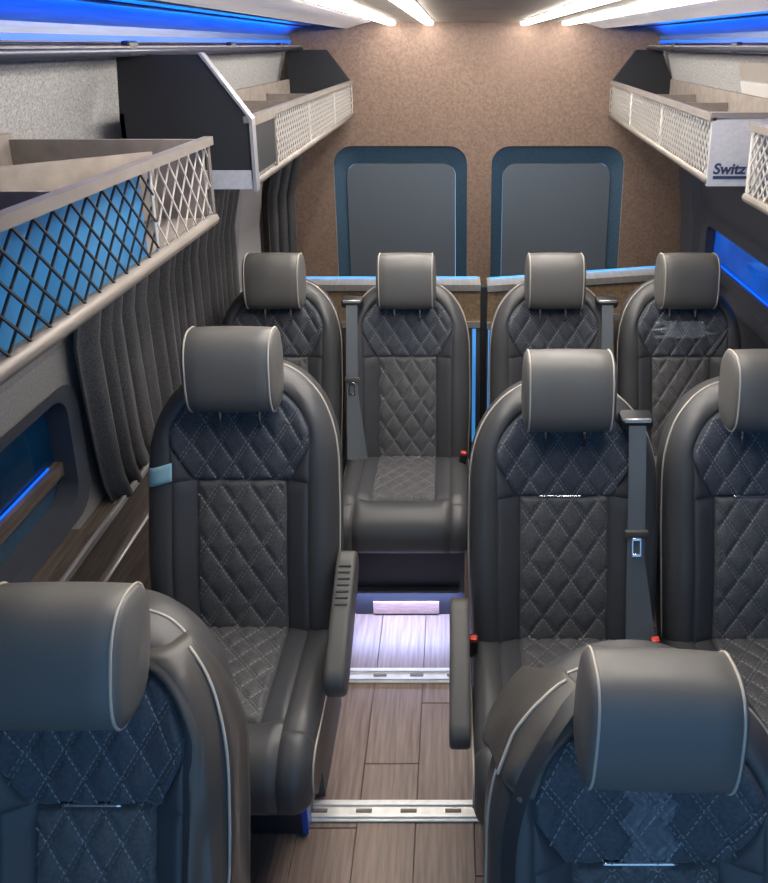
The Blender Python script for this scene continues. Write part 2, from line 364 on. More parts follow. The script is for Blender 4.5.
# curtains
def curtain(name, label, path, z0, z1, folds, amp, gather=0.0):
    """path: (xa,ya)->(xb,yb) along the wall at top; pleats across it"""
    (xa, ya), (xb, yb) = path; d = Vector((xb-xa, yb-ya, 0)); L = d.length; d.normalize(); nrm = Vector((-d.y, d.x, 0))
    nu, nv = folds*10, 14; m = MB(); vs = []; fs = []
    rnd = [random.uniform(0.6, 1.25) for _ in range(folds+2)]
    for j in range(nv+1):
        tz = j/nv; z = lerp(z1, z0, tz)
        for i in range(nu+1):
            u = i/nu; ph = u*folds; a = amp*rnd[int(ph)]*(0.85+0.25*tz)
            uu = u + gather*tz*tz*(1-u)
            off = a*math.sin(2*PI*ph) + 0.3*a*math.sin(4.3*PI*ph+2*tz)
            p = Vector((xa, ya, 0)) + d*(uu*L + 0.006*math.sin(2*PI*ph*1.0+1.0+tz)) + nrm*off
            zx = -(z-z0)*0.0
            vs.append((p.x + (wx(z, -1)-wx(1.2, -1)), p.y, z))
    for j in range(nv):
        for i in range(nu):
            a = j*(nu+1)+i; fs.append((a, a+1, a+nu+2, a+nu+1))
    m.add(vs, fs); o = m.build(name, M['curtain'], None, True)
    md = o.modifiers.new('thick', 'SOLIDIFY'); md.thickness = 0.004
    return tag(o, label, 'curtain')
curtain('curtain', 'wide dark pleated curtain hanging below the rack with the blue panel', ((-1.006, 1.70), (-1.006, 3.06)), 0.77, 1.69, 17, 0.019, 0.06)
curtain('curtain', 'narrow dark curtain in the corner beside the brown rear wall', ((-0.99, 3.58), (-0.87, 3.68)), 0.79, 1.70, 3, 0.012)

# ------------------------------------------------------------------ luggage racks
def net(mb, mapf, u0, u1, w0, w1, pu, pw, r, v=0.0, nseg=3):
    """diamond net: two families of diagonal strands clipped to the rectangle"""
    k = pw/pu; H = w1-w0; L = u1-u0
    for sgn in (1, -1):
        c = -H/k
        while c < L:
            ua, ub = c, c+H/k
            ta, tb = max(0, -ua/(ub-ua)), min(1, (L-ua)/(ub-ua))
            if tb-ta > 0.02:
                P = []
                for q in range(nseg+1):
                    t = lerp(ta, tb, q/nseg); u = u0+lerp(ua, ub, t); w = (w0+H*t) if sgn > 0 else (w1-H*t)
                    P.append(mapf(u, v+0.002*sgn, w))
                mb.tube(P, r, 4)
            c += pu
def rack(label, side, y0, y1, xn, xf, z0, z1, kind):
    t = thing('luggage_rack', label, 'luggage rack', ((xn+xf)/2, y0, z0))
    ox, oy, oz = t.location
    L = y1-y0
    def P(u, v, w):     # u along the van, v from the front face to the wall, w up
        return (lerp(xn, xf, u/L)+side*v-ox, u, w)
    def hx(mb, u0, u1, v0, v1, w0, w1):
        mb.hexa([P(u0,v0,w0), P(u1,v0,w0), P(u1,v1,w0), P(u0,v1,w0), P(u0,v0,w1), P(u1,v0,w1), P(u1,v1,w1), P(u0,v1,w1)]); return mb
    H = z1-z0; cutb = 0.055 if kind == 'rear_left' else 0.0
    dn, df = abs(wx(z0+0.1, side)-xn)-0.02, abs(wx(z0+0.1, side)-xf)-0.02
    dp = min(dn, df)-cutb
    hx(MB(), 0, L, 0.006, dp, 0.0, 0.012).build('tray', M['taupe'], t)
    m = MB(); m.tube([P(0, 0.004, 0.008), P(L, 0.004, 0.008)], 0.0125, 8); m.build('bottom_rail', M['alu_dark'], t, True)
    hx(MB(), -0.004, L+0.004, -0.008, 0.010, H-0.012, H+0.005).build('top_rail', M['alu_dark'], t)
    hx(MB(), 0, L, dp-0.012, dp, 0.012, H+0.012).build('back_board', M['taupe'], t)
    if kind == 'front_left':
        hx(MB(), L-0.012, L, 0.012, dp-0.012, 0.012, H).build('end_panel', M['taupe'], t)
        for u in (0.55, 0.93):
            hx(MB(), u, u+0.008, 0.032, dp-0.014, 0.012, H-0.012).build('divider', M['taupe'], t)
        m = MB(); m.hexa([P(0.95, 0.29, 0.02), P(1.36, 0.10, 0.02), P(1.36, 0.11, 0.02), P(0.95, 0.30, 0.02), P(0.95, 0.29, H+0.004), P(1.36, 0.10, H-0.02), P(1.36, 0.11, H-0.02), P(0.95, 0.30, H+0.004)])
        m.build('flap', M['taupe'], t)
        US = 1.12
        hx(MB(), 0.02, US, 0.022, 0.026, 0.014, H-0.014).build('acrylic_panel', M['acrylic'], t)
        m = MB(); net(m, P, 0, US, 0.01, H-0.014, 0.042, 0.046, 0.0020, 0.004); m.build('net', M['net_black'], t)
        m = MB(); net(m, P, US, L, 0.01, H-0.014, 0.046, 0.062, 0.0017, 0.004); m.build('net', M['net_silver'], t)
        m = MB(); m.tube([P(US, 0.004, 0.01), P(US, 0.004, H-0.01)], 0.003, 6); m.build('net_post', M['net_silver'], t)
        m = MB(); m.tube([P(L-0.004, 0.002, 0.01), P(L-0.004, 0.002, H-0.01)], 0.005, 6); m.build('net_post', M['alu_dark'], t)
    else:
        us = 0.0
        if kind == 'rear_left':
            us = 0.24
            # tall black end panels with silver edging
            for u in (0.0, L-0.02):
                poly = [(0.0, 0.0), (0.0, H), (0.115, 0.335), (dp-0.01, 0.335), (dp, H), (dp, 0.0)]
                m = MB(); m.prism([P(u, v, w) for v, w in poly], Vector(P(u+0.018, 0, 0))-Vector(P(u, 0, 0))); e = m.build('end_panel', M['black'], t)
                if u == 0.0:
                    e['label'] = 'tall black end panel with silver edging'
                    m = MB()
                    pth = [(-0.004, -0.01), (-0.004, H), (0.111, 0.34)]
                    for (a, b), (c, d) in zip(pth, pth[1:]):
                        m.hexa([P(-0.006, a, b), P(0.024, a, b), P(0.024, a-0.008, b), P(-0.006, a-0.008, b), P(-0.006, c, d), P(0.024, c, d), P(0.024, c-0.008, d), P(-0.006, c-0.008, d)])
                    m.build('edging', M['edging'], e)
                    hx(MB(), -0.005, -0.0005, 0.0, dp, -0.004, 0.045).build('lower_band', M['silver'], e)
            hx(MB(), 0.022, 0.24, -0.004, 0.004, 0.03, H-0.022).build('blank_plate', M['black'], t)
            m = MB()
            hx(m, 0.018, 0.030, -0.008, 0.002, 0.018, H-0.012); hx(m, 0.238, 0.248, -0.008, 0.002, 0.018, H-0.012); hx(m, 0.030, 0.238, -0.008, 0.002, H-0.022, H-0.012)
            m.build('plate_frame', M['alu_dark'], t)
            m = MB(); net(m, P, 0.03, 0.24, 0.012, 0.03, 0.02, 0.02, 0.0015); m.build('net', M['net_silver'], t)
        elif kind == 'rear_right':
            hx(MB(), -0.004, 0.012, 0.0, dp, -0.008, H-0.004).build('end_panel', M['silver'], t)
            hx(MB(), -0.008, 0.016, -0.006, dp, H-0.004, H+0.010).build('end_rail', M['alu_dark'], t)
            poly = [(0.0, 0.0), (0.0, H), (0.115, 0.335), (dp-0.07, 0.335), (dp, H), (dp, 0.0)]
            m = MB(); m.prism([P(L-0.02, v, w) for v, w in poly], (0, 0.018, 0)); m.build('end_panel', M['black'], t)
            # lettering on the silver end
            cu = bpy.data.curves.new('lettering', 'FONT'); cu.body = 'Switz'; cu.size = 0.040; cu.extrude = 0.0006; cu.shear = 0.15; cu.offset = 0.0011
            tmp = bpy.data.objects.new('tmp', cu); C.objects.link(tmp)
            me = bpy.data.meshes.new_from_object(tmp.evaluated_get(bpy.context.evaluated_depsgraph_get())); bpy.data.objects.remove(tmp)
            me.materials.append(M['ink']); me.transform(Matrix.Rotation(PI/2, 4, 'X'))
            lo = link('lettering', me, t); p = P(0, 0.012, 0.026); lo.location = (p[0], -0.0055, p[2])
            m = MB(); p0 = P(0, 0.014, 0); m.box(p0[0], p0[0]+0.095, -0.0058, -0.0045, 0.012, 0.020); m.build('underline', M['ink'], t)
        else:
            hx(MB(), L-0.012, L, 0.012, dp-0.012, 0.012, H).build('end_panel', M['silver'], t)
        for q in range(1, 4):
            u = us+(L-us)*q/4 - 0.08
            hx(MB(), u, u+0.012, 0.032, dp-0.014, 0.012, H-0.03).build('divider', M['taupe'], t)
        hx(MB(), 0.02+us, L-0.02, 0.024, 0.027, 0.014, H-0.016).build('liner_panel', M['liner'], t)
        u = us
        cuts = [us+(L-us)*q/3 for q in range(4)]
        for a, b in zip(cuts, cuts[1:]):
            m = MB(); net(m, P, a, b, 0.010, H-0.014, 0.030, 0.036, 0.0022, 0.003); m.build('net', M['net_silver'], t)
            m = MB(); m.tube([P(b-0.003, 0.002, 0.008), P(b-0.003, 0.002, H-0.01)], 0.0045, 6); m.build('net_post', M['net_silver'], t)
    return t
rack('taupe rack with blue panel behind black diamond netting, above the pleated curtain', -1, 0.02, 1.42, -0.50, -0.50, 1.722, 1.896, 'front_left')
rack('rack with tall black end panel and fine silver netting, against the brown wall', -1, 1.79, 3.66, -0.526, -0.53, 1.722, 1.900, 'rear_left')
rack('netted rack with a silver end panel bearing dark lettering', 1, 1.85, 3.66, 0.675, 0.80, 1.722, 1.900, 'rear_right')
rack('short visible end of silver netted rack in front of the lettered silver panel', 1, 0.35, 1.63, 0.665, 0.690, 1.722, 1.900, 'front_right')

# plates on the right felt
t = thing('wall_plate', 'cream and beige plate on the grey felt above the lettered rack', 'plate', (wx(1.94, 1), 2.56, 1.94))
m = MB(); an = math.atan2(0.105, 0.42)
m.rbox(0.012, 0.36, 0.075, 0.003, 2, Matrix.Translation((-0.006, 0, 0.045)) @ Matrix.Rotation(-an, 4, 'Y')); m.build('cover', M['beige_plate'], t)
m = MB(); m.rbox(0.016, 0.34, 0.10, 0.003, 2, Matrix.Translation((0.006-0.012+0.012, 0, -0.04)) @ Matrix.Rotation(-an, 4, 'Y')); m.build('base_plate', M['white_plate'], t)
# coat hook on the left felt
t = thing('wall_hook', 'small pale hook on the felt above the black-ended rack', 'hook', (wx(2.0, -1)+0.002, 2.30, 2.0))
m = MB(); m.rbox(0.008, 0.02, 0.045, 0.003, 2); m.build('plate', M['white_plate'], t)
m = MB(); m.tube([(0.0, 0, -0.005), (0.02, 0, -0.018), (0.028, 0, -0.012), (0.03, 0, 0.002)], 0.004, 6); m.build('prong', M['white_plate'], t, True)

# ------------------------------------------------------------------ rear partition behind the last row
def partition(label, xa, xb, za, zb, lit, y=3.06):
    t = thing('rear_partition', label, 'partition', (xa, y, 0)); L = xb-xa
    def bar(name, ma, w0, w1, ya, yb, x0=0.0, x1=None):
        x1 = L if x1 is None else x1
        f = lambda x: lerp(za, zb, x/L)
        m = MB(); m.hexa([(x0, ya, f(x0)+w0), (x1, ya, f(x1)+w0), (x1, yb, f(x1)+w0), (x0, yb, f(x0)+w0), (x0, ya, f(x0)+w1), (x1, ya, f(x1)+w1), (x1, yb, f(x1)+w1), (x0, yb, f(x0)+w1)])
        return m.build(name, ma, t)
    bar('top_rail', M['alu'], -0.030, 0.0, -0.015, 0.10)
    bar('blue_light', M['led_edge'], 0.001, 0.006, 0.080, 0.088, 0.01, L-0.01)
    bar('wood_insert', M['woodtrim'], -0.185, -0.030, 0.0, 0.02)
    bar('lower_rail', M['alu'], -0.215, -0.185, -0.010, 0.02)
    m = MB(); m.box(0, L, 0.0, 0.02, 0.0, min(za, zb)-0.215); m.build('board', M['grey_plastic'], t)
    x0 = L-0.036 if lit > 0 else 0.006
    m = MB(); m.box(x0, x0+0.016, -0.008, -0.0005, 0.20, min(za, zb)-0.222); m.build('side_light', M['led_edge'], t)
M['led_edge'] = mat('led_edge', (0.1, 0.4, 1), 0.4, emit=(0.06, 0.32, 0.80), estr=0.55)
partition('partition with silver rail behind the seats nearer the curtains', -0.90, 0.118, 1.015, 1.015, 1)
partition('partition with sloping silver rail behind the seats nearer the narrow window', 0.150, 1.18, 1.010, 1.085, -1)
m = MB(); m.box(0.1195, 0.1485, 3.055, 3.10, 0, 1.0); tag(m.build('partition_post', M['plastic']), 'black post between the two rear partitions', 'post')

# ------------------------------------------------------------------ floor tracks
def track(label, y):
    t = thing('floor_track', label, 'track', (0.12, y, 0))
    m = MB(); m.rbox(2.2, 0.058, 0.006, 0.002, 1, Matrix.Translation((0, 0, 0.0034))); m.build('rail', M['track'], t)
    for yy_ in (-0.018, 0.014):
        m = MB(); m.rbox(2.2, 0.008, 0.005, 0.0015, 1, Matrix.Translation((0, yy_, 0.0088))); m.build('ridge', M['track'], t)
    for x in [-1.0+0.125*k for k in range(17)]:
        m = MB(); m.rbox(0.045, 0.010, 0.003, 0.001, 1, Matrix.Translation((x, -0.002, 0.0075))); m.build('slot', M['alu_dark'], t)
M['track'] = mat('anodised_track', (0.66, 0.65, 0.64), 0.38, 0.35, col2=(0.76, 0.75, 0.74), nscale=40)
track('silver floor track beside the pedestal of the seat with tape', 1.478)
track('silver floor track between the middle and last seat rows', 1.915)

# ------------------------------------------------------------------ seats
RHO = R(12); BZ = 0.44
def PB(a, b, n):   # backrest surface frame
    return (a, b*math.sin(RHO) - n*math.cos(RHO), BZ + b*math.cos(RHO) + n*math.sin(RHO))
BT, BS, WM = 0.74, 0.42, 0.268
def Wo(b):
    if b <= BS: return 0.262 + 0.006*sstep(0, BS, b) + 0.004*math.sin(PI*b/BS)
    t = min(1, (b-BS)/(BT-BS)); return WM*max(0.0, 1-t**2.6)**0.4545
def bout(a):
    a = min(abs(a), WM); return BS+(BT-BS)*max(0, 1-(a/WM)**2.2)**(1/2.6)
def Ui(b):
    if b < 0.53: return 0.135+0.06*(b-0.425)/0.105
    t = min(1, (b-0.42)/0.268); return min(0.195, 0.216*max(0, 1-t**2.6)**0.4545)
def inner(b): return 0.19 if b < 0.53 else min(0.195, Ui(b))
def n0(a, b):
    e = min(Wo(b)-abs(a), (bout(a)-b) if b > BS else 9)
    n = 0.030*sstep(0.11, 0.205, abs(a))*(1-0.5*sstep(0.45, 0.7, b))
    n += 0.012*math.exp(-((b-0.2)/0.15)**2) - 0.02*sstep(0.55, 0.74, b)
    if e < 0.05: n -= 0.055*(1-math.sqrt(max(0, 1-(1-max(e, 0)/0.05)**2)))
    return n
CL, CR = 0.335, 0.085
def PC(a, s, n):   # cushion surface frame
    z0 = 0.452
    if s <= CL: return (a, -s, z0+0.05*s+n)
    zt = z0+0.05*CL; q = (s-CL)/CR
    if q < PI/2: return (a, -CL-(CR+n)*math.sin(q), zt-CR+(CR+n)*math.cos(q))
    return (a, -CL-CR-n, zt-CR-(s-CL-CR*PI/2))
WC = 0.265
def nC(a, s):
    e = WC-abs(a); n = 0.014*sstep(0.12, 0.2, abs(a))*(1-sstep(0.3, 0.38, s))
    if e < 0.045: n -= 0.05*(1-math.sqrt(max(0, 1-(1-max(e, 0)/0.045)**2)))
    return n
def panel(mp, nf, b0, b1, nb, lo, hi, na, puff=0.006, quilt=None, bpow=1.0, apow=None, edge=0.007, skip_edges=''):
    m = MB(); vs = []; fs = []
    for j in range(nb+1):
        t = j/nb; t = 1-(1-t)**bpow; b = lerp(b0, b1, t); l, h = lo(b), hi(b)
        for i in range(na+1):
            s = i/na
            if apow == 'hi': s = 1-(1-s)**1.8
            if apow == 'lo': s = s**1.8
            a = lerp(l, h, s)
            d = [9.0]
            if 'l' not in skip_edges: d.append(a-l)
            if 'h' not in skip_edges: d.append(h-a)
            if 'b' not in skip_edges: d.append(b-b0)
            if 't' not in skip_edges: d.append(b1-b)
            e = min(d)
            n = nf(a, b) - 0.006 + puff*(1-math.exp(-max(e, 0)/edge)) + (0.006-puff if False else 0)
            if quilt: n += qh(a, b, quilt)*(1-math.exp(-max(e, 0)/0.004))
            vs.append(mp(a, b, n))
    for j in range(nb):
        for i in range(na):
            k = j*(na+1)+i; fs.append((k, k+1, k+na+2, k+na+1))
    return m.add(vs, fs)
def qh(a, b, q):
    dx, dy = q; p = a/dx+b/dy; r = a/dx-b/dy+0.5
    dp, dr = abs(p-round(p)), abs(r-round(r)); d = min(dp, dr)
    return 0.0095*(1-math.exp(-d/0.12)) + 0.001
def stitches(mp, nf, b0, b1, lo, hi, q, puff):
    dx, dy = q; m = MB(); amax = 0.22; ln, gap, wd = 0.0075, 0.0045, 0.0009
    L = math.hypot(dx, dy)
    for sg in (1, -1):
        t = Vector((dx, -sg*dy))/L; nn = Vector((t.y, -t.x))
        for k in range(-14, 15):
            # a/dx + sg*b/dy (+0.5 for the second family) = k
            kk = k if sg > 0 else k-0.5
            for off in (-0.0042, 0.0042):
                s = -0.9
                while s < 0.9:
                    # point on line with b=bm at a such that equation holds
                    bm = (b0+b1)/2
                    p = Vector((dx*(kk-sg*bm/dy), bm)) + t*s + nn*off
                    s += ln+gap
                    if not (b0+0.005 < p.y < b1-0.005): continue
                    if not (lo(p.y)+0.005 < p.x < hi(p.y)-0.005): continue
                    c = []
                    for u, w in ((-ln/2, -wd), (ln/2, -wd), (ln/2, wd), (-ln/2, wd)):
                        x = p + t*u + nn*w
                        c.append(mp(x.x, x.y, nf(x.x, x.y)-0.006+puff+qh(x.x, x.y, q)+0.0007))
                    m.add(c, [(0, 1, 2, 3)])
    return m
QB = (0.078, 0.112); QC = (0.066, 0.066)
ME = {}
B0 = 0.0; BM = 0.425
# --- backrest meshes
ME['lower_quilt'] = panel(PB, n0, B0, BM, 78, lambda b: -0.125, lambda b: 0.125, 46, quilt=QB).mesh('lower_quilt', M['quilt_light'], True)
ME['lower_stitching'] = stitches(PB, n0, B0, BM, lambda b: -0.125, lambda b: 0.125, QB, 0.006).mesh('stitching', M['thread'])
ME['upper_quilt'] = panel(PB, n0, BM, 0.688, 60, lambda b: -Ui(b), lambda b: Ui(b), 70, quilt=QB, bpow=1.6).mesh('upper_quilt', M['quilt'], True)
ME['upper_stitching'] = stitches(PB, n0, BM, 0.688, lambda b: -Ui(b), lambda b: Ui(b), QB, 0.006).mesh('stitching', M['thread'])
for sg, k in ((-1, 'l'), (1, 'r')):
    def bd(f, g):
        return (f, g) if sg > 0 else ((lambda b: -g(b)), (lambda b: -f(b)))
    l, h = bd(lambda b: 0.125, lambda b: 0.19)
    ME['side_panel_'+k] = panel(PB, n0, B0, BM, 24, l, h, 12, 0.008).mesh('side_panel', M['bolster'], True)
    l, h = bd(lambda b: Ui(b), lambda b: 0.196)
    ME['gusset_'+k] = panel(PB, n0, BM, 0.53, 14, l, h, 10, 0.008, skip_edges='').mesh('shoulder_gusset', M['bolster'], True)
    l, h = bd(lambda b: inner(b), lambda b: Wo(b))
    ME['bolster_'+k] = panel(PB, n0, B0, BT, 70, l, h, 16, 0.008, bpow=1.9, apow='hi' if sg > 0 else 'lo', skip_edges='t'+('h' if sg > 0 else 'l')).mesh('bolster', M['leather'], True)
    # piping along the outline
    P = []
    for j in range(61):
        t = 1-(1-j/60)**1.9; b = lerp(0.0, BT, t); a = sg*Wo(b); P.append(PB(a*1.004, b, n0(a, b)-0.002))
    ME['back_piping_'+k] = MB().tube(P, 0.0028, 6).mesh('piping', M['piping'], True)
# --- shell behind the backrest
m = MB(); vs = []; fs = []; nb = 60; ns = 5
for j in range(nb+1):
    t = 1-(1-j/nb)**1.9; b = lerp(-0.03, BT, t); w = Wo(max(b, 0)); e = n0(w, max(b, 0))-0.004; bk = -0.135+0.02*(1-t)
    row = [(-w, e), (-w*1.0-0.004*min(1, w*9), lerp(e, bk, 0.4)), (-w*0.97, lerp(e, bk, 0.85)), (-w*0.85, bk), (w*0.85, bk), (w*0.97, lerp(e, bk, 0.85)), (w+0.004*min(1, w*9), lerp(e, bk, 0.4)), (w, e)]
    vs += [PB(a, b, n) for a, n in row]
nr = 8
for j in range(nb):
    for i in range(nr-1):
        k = j*nr+i; fs.append((k, k+1, k+nr+1, k+nr))
fs.append(tuple(range(nr)))
ME['back_shell'] = m.add(vs, fs).mesh('back_shell', M['leather'], True, 60)
# --- headrest
HRY, HRZ, HW = 0.064, 0.110, 0.122
def hprof(k, N, sc=1.0):
    a = 2*PI*k/N; c, s_ = math.cos(a), math.sin(a); ex = 2/2.7
    return (math.copysign(abs(c)**ex, c)*HRY*sc, math.copysign(abs(s_)**ex, s_)*HRZ*(sc if sc > 0.9 else lerp(0.9, 1, (sc)/1.0)*sc))
HT = Matrix.Translation((0, 0.098, 1.178)) @ Matrix.Rotation(R(-4), 4, 'X')
m = MB(); N = 40
xs = [(-1, 0.0), (-1.0, 0.45), (-0.995, 0.78), (-0.97, 0.93), (-0.925, 0.985), (-0.895, 0.985), (-0.88, 1.0), (-0.6, 1.012), (-0.3, 1.02), (0, 1.022), (0.3, 1.02), (0.6, 1.012), (0.88, 1.0), (0.895, 0.985), (0.925, 0.985), (0.97, 0.93), (0.995, 0.78), (1.0, 0.45), (1, 0.0)]
vs = []; fs = []
for fx, sc in xs:
    dome = 0.006*(1-min(1, sc))*(1 if fx > 0 else -1) if abs(fx) > 0.9 else 0
    for k in range(N):
        y, z = hprof(k, N); vs.append(tuple(HT @ Vector((fx*HW+dome, y*sc, z*sc))))
for i in range(len(xs)-1):
    for k in range(N): fs.append((i*N+k, i*N+(k+1) % N, (i+1)*N+(k+1) % N, (i+1)*N+k))
ME['headrest'] = m.add(vs, fs).mesh('headrest', M['headleather'], True)
for sg, k_ in ((-1, 'l'), (1, 'r')):
    ME['head_piping_'+k_] = MB().tube([tuple(HT @ Vector((sg*HW*0.908, hprof(k, N)[0]*1.0, hprof(k, N)[1]*1.0))) for k in range(N)], 0.0027, 6, True).mesh('piping', M['piping'], True)
for sg, k_ in ((-1, 'l'), (1, 'r')):
    ME['post_'+k_] = MB().tube([(sg*0.055, 0.115, 1.00), (sg*0.055, 0.115, 1.12)], 0.006, 8).mesh('headrest_post', M['chrome'], True)
# --- cushion
SQ1, SSIDE = 0.30, 0.30
SEND = CL+CR*PI/2+0.055
ME['seat_quilt'] = panel(PC, nC, -0.05, SQ1, 56, lambda b: -0.125, lambda b: 0.125, 42, quilt=QC).mesh('seat_quilt', M['quilt_light'], True)
ME['seat_stitching'] = stitches(PC, nC, -0.04, SQ1, lambda b: -0.125, lambda b: 0.125, QC, 0.006).mesh('stitching', M['thread'])
for sg, k in ((-1, 'l'), (1, 'r')):
    def bd(f, g):
        return (f, g) if sg > 0 else ((lambda b: -g(b)), (lambda b: -f(b)))
    l, h = bd(lambda b: 0.125, lambda b: 0.185); ME['seat_side_'+k] = panel(PC, nC, -0.05, SQ1, 16, l, h, 10, 0.008).mesh('side_panel', M['bolster'], True)
    l, h = bd(lambda b: 0.185, lambda b: WC); ME['seat_bolster_'+k] = panel(PC, nC, -0.05, 0.33, 16, l, h, 14, 0.009, apow='hi' if sg > 0 else 'lo', skip_edges='h' if sg > 0 else 'l').mesh('seat_bolster', M['leather'], True)
    l, h = bd(lambda b: 0.185, lambda b: WC); ME['corner_roll_'+k] = panel(PC, nC, 0.33, SEND, 24, l, h, 14, 0.009, apow='hi' if sg > 0 else 'lo', skip_edges='h' if sg > 0 else 'l').mesh('corner_roll', M['leather'], True)
    P = [PC(sg*WC*1.006, lerp(-0.03, SEND-0.03, j/40), nC(WC, 0.0)+0.004) for j in range(41)]
    ME['seat_piping_'+k] = MB().tube(P, 0.0028, 6).mesh('piping', M['piping'], True)
ME['front_roll'] = panel(PC, nC, SQ1, SEND, 30, lambda b: -0.185, lambda b: 0.185, 28, 0.010, edge=0.010).mesh('front_roll', M['leather'], True)
m = MB()
poly = [PC(0, s, -0.052)[1:] for s in [-0.10, 0.0, 0.15, 0.3, CL, CL+CR*0.5, CL+CR, CL+CR*PI/2, SEND-0.002]] + [(-CL-0.0, 0.29), (0.10, 0.29)]
m.prism([(-WC+0.001, y, z) for y, z in poly], (2*WC-0.002, 0, 0)); ME['seat_pan'] = m.mesh('seat_pan', M['plastic'])
# --- pedestal + side legs
m = MB(); m.rbox(0.40, 0.30, 0.292, 0.012, 2, Matrix.Translation((0, -0.075, 0.146))); ME['pedestal'] = m.mesh('pedestal', M['pedestal'], True, 40)
for sg, k in ((-1, 'l'), (1, 'r')):
    pl = [(-0.12, 0.0), (0.17, 0.0), (0.16, 0.30), (-0.17, 0.30)]
    m = MB(); m.prism([(sg*0.207, y, z) for y, z in pl], (sg*0.022, 0, 0)); ME['leg_'+k] = m.mesh('leg', M['grey_plastic'])
m = MB(); m.box(0.188, 0.2035, -0.229, -0.190, 0.012, 0.288); ME['blue_lit_edge'] = m.mesh('blue_lit_edge', M['blue_lit_tint'])  # strip added to paint the blue light along the pedestal edge
# --- armrest
prof = rrect(0, 0, 0.34, 0.105, 0.042, 6)
def armrest_mesh(sg):
    m = MB(); n = len(prof); vs = []; fs = []
    cols = [(-0.027, 0.82), (-0.0255, 0.93), (-0.020, 0.99), (-0.012, 1.0), (0.012, 1.0), (0.020, 0.99), (0.0255, 0.93), (0.027, 0.82)]
    for x, sc in cols: vs += [(x, u*(1-(1-sc)*0.33), w*sc) for u, w in prof]
    for i in range(len(cols)-1):
        for k in range(n): fs.append((i*n+k, i*n+(k+1) % n, (i+1)*n+(k+1) % n, (i+1)*n+k))
    fs.append(tuple(range(n))); fs.append(tuple((len(cols)-1)*n+k for k in range(n)))
    return m.add(vs, fs).mesh('armrest', M['grey_plastic'], True, 50)
ME['armrest'] = armrest_mesh(1)
m = MB()
for q in range(7): m.rbox(0.034, 0.006, 0.004, 0.0015, 1, Matrix.Translation((0, 0.02+0.016*q, 0.0535)))
ME['arm_ribs'] = m.mesh('grip_ribs', M['plastic'])
m = MB(); m.rbox(0.05, 0.20, 0.03, 0.01, 2, Matrix.Translation((0, -0.03, -0.055))); ME['arm_blue_lit'] = m.mesh('blue_lit_underside', M['blue_lit_tint'], True, 40)  # added strip, coloured as the blue light on the armrest's lower part
# --- belt
def belt_meshes(bx):
    g = MB(); g.rbox(0.092, 0.05, 0.034, 0.010, 2, Matrix.Translation(PB(bx, 0.655, 0.035)) @ Matrix.Rotation(RHO, 4, 'X'))
    gl = MB(); gl.rbox(0.074, 0.006, 0.012, 0.002, 1, Matrix.Translation(PB(bx, 0.66, 0.062)))
    w = MB()
    def strip(pts, wd=0.024):
        vs = []; fs = []
        for (a, b, n) in pts:
            vs += [PB(a-wd, b, n), PB(a+wd, b, n), PB(a+wd, b, n+0.0015), PB(a-wd, b, n+0.0015)]
        for i in range(len(pts)-1):
            for k in range(4):
                fs.append((i*4+k, i*4+(k+1) % 4, i*4+4+(k+1) % 4, i*4+4+k))
        w.add(vs, fs+[(0, 1, 2, 3), tuple(len(vs)-4+k for k in (3, 2, 1, 0))])
    strip([(bx, lerp(0.65, 0.02, k/12), 0.056+0.004*math.sin(k*0.5)) for k in range(13)])
    strip([(bx+lerp(0.004, 0.045, k/6), lerp(0.30, 0.02, k/6), 0.050) for k in range(7)], 0.018)
    tg = MB(); tg.rbox(0.066, 0.012, 0.024, 0.005, 2, Matrix.Translation(PB(bx, 0.345, 0.060)))
    tp = MB(); y = 0.31
    for dx_, dz, sx, sz in ((-0.011, 0, 0.005, 0.05), (0.011, 0, 0.005, 0.05), (0, 0.022, 0.026, 0.008), (0, -0.022, 0.026, 0.008)):
        p = PB(bx+dx_, y+dz, 0.064); tp.rbox(sx, 0.003, sz, 0.001, 1, Matrix.Translation(p) @ Matrix.Rotation(-RHO, 4, 'X'))
    return g.mesh('belt_guide', M['plastic'], True, 40), gl.mesh('guide_lip', M['alu'], True, 40), w.mesh('belt_webbing', M['webbing'], True, 40), tg.mesh('belt_slider', M['grey_plastic'], True, 40), tp.mesh('belt_tongue', M['chrome'], True, 40)
m = MB(); m.rbox(0.030, 0.022, 0.075, 0.005, 2); ME['buckle'] = m.mesh('buckle', M['plastic'], True, 40)
m = MB(); m.rbox(0.022, 0.016, 0.014, 0.003, 2, Matrix.Translation((0, -0.004, 0.036))); ME['buckle_button'] = m.mesh('release_button', M['red'], True, 40)
# --- accent strip at the seam
P = [PB(lerp(-0.075, 0.055, k/12), BM+0.001, n0(0, BM)+0.0015) for k in range(13)]
ME['accent'] = MB().tube(P, 0.0035, 8).mesh('accent_strip', M['chrome'], True)

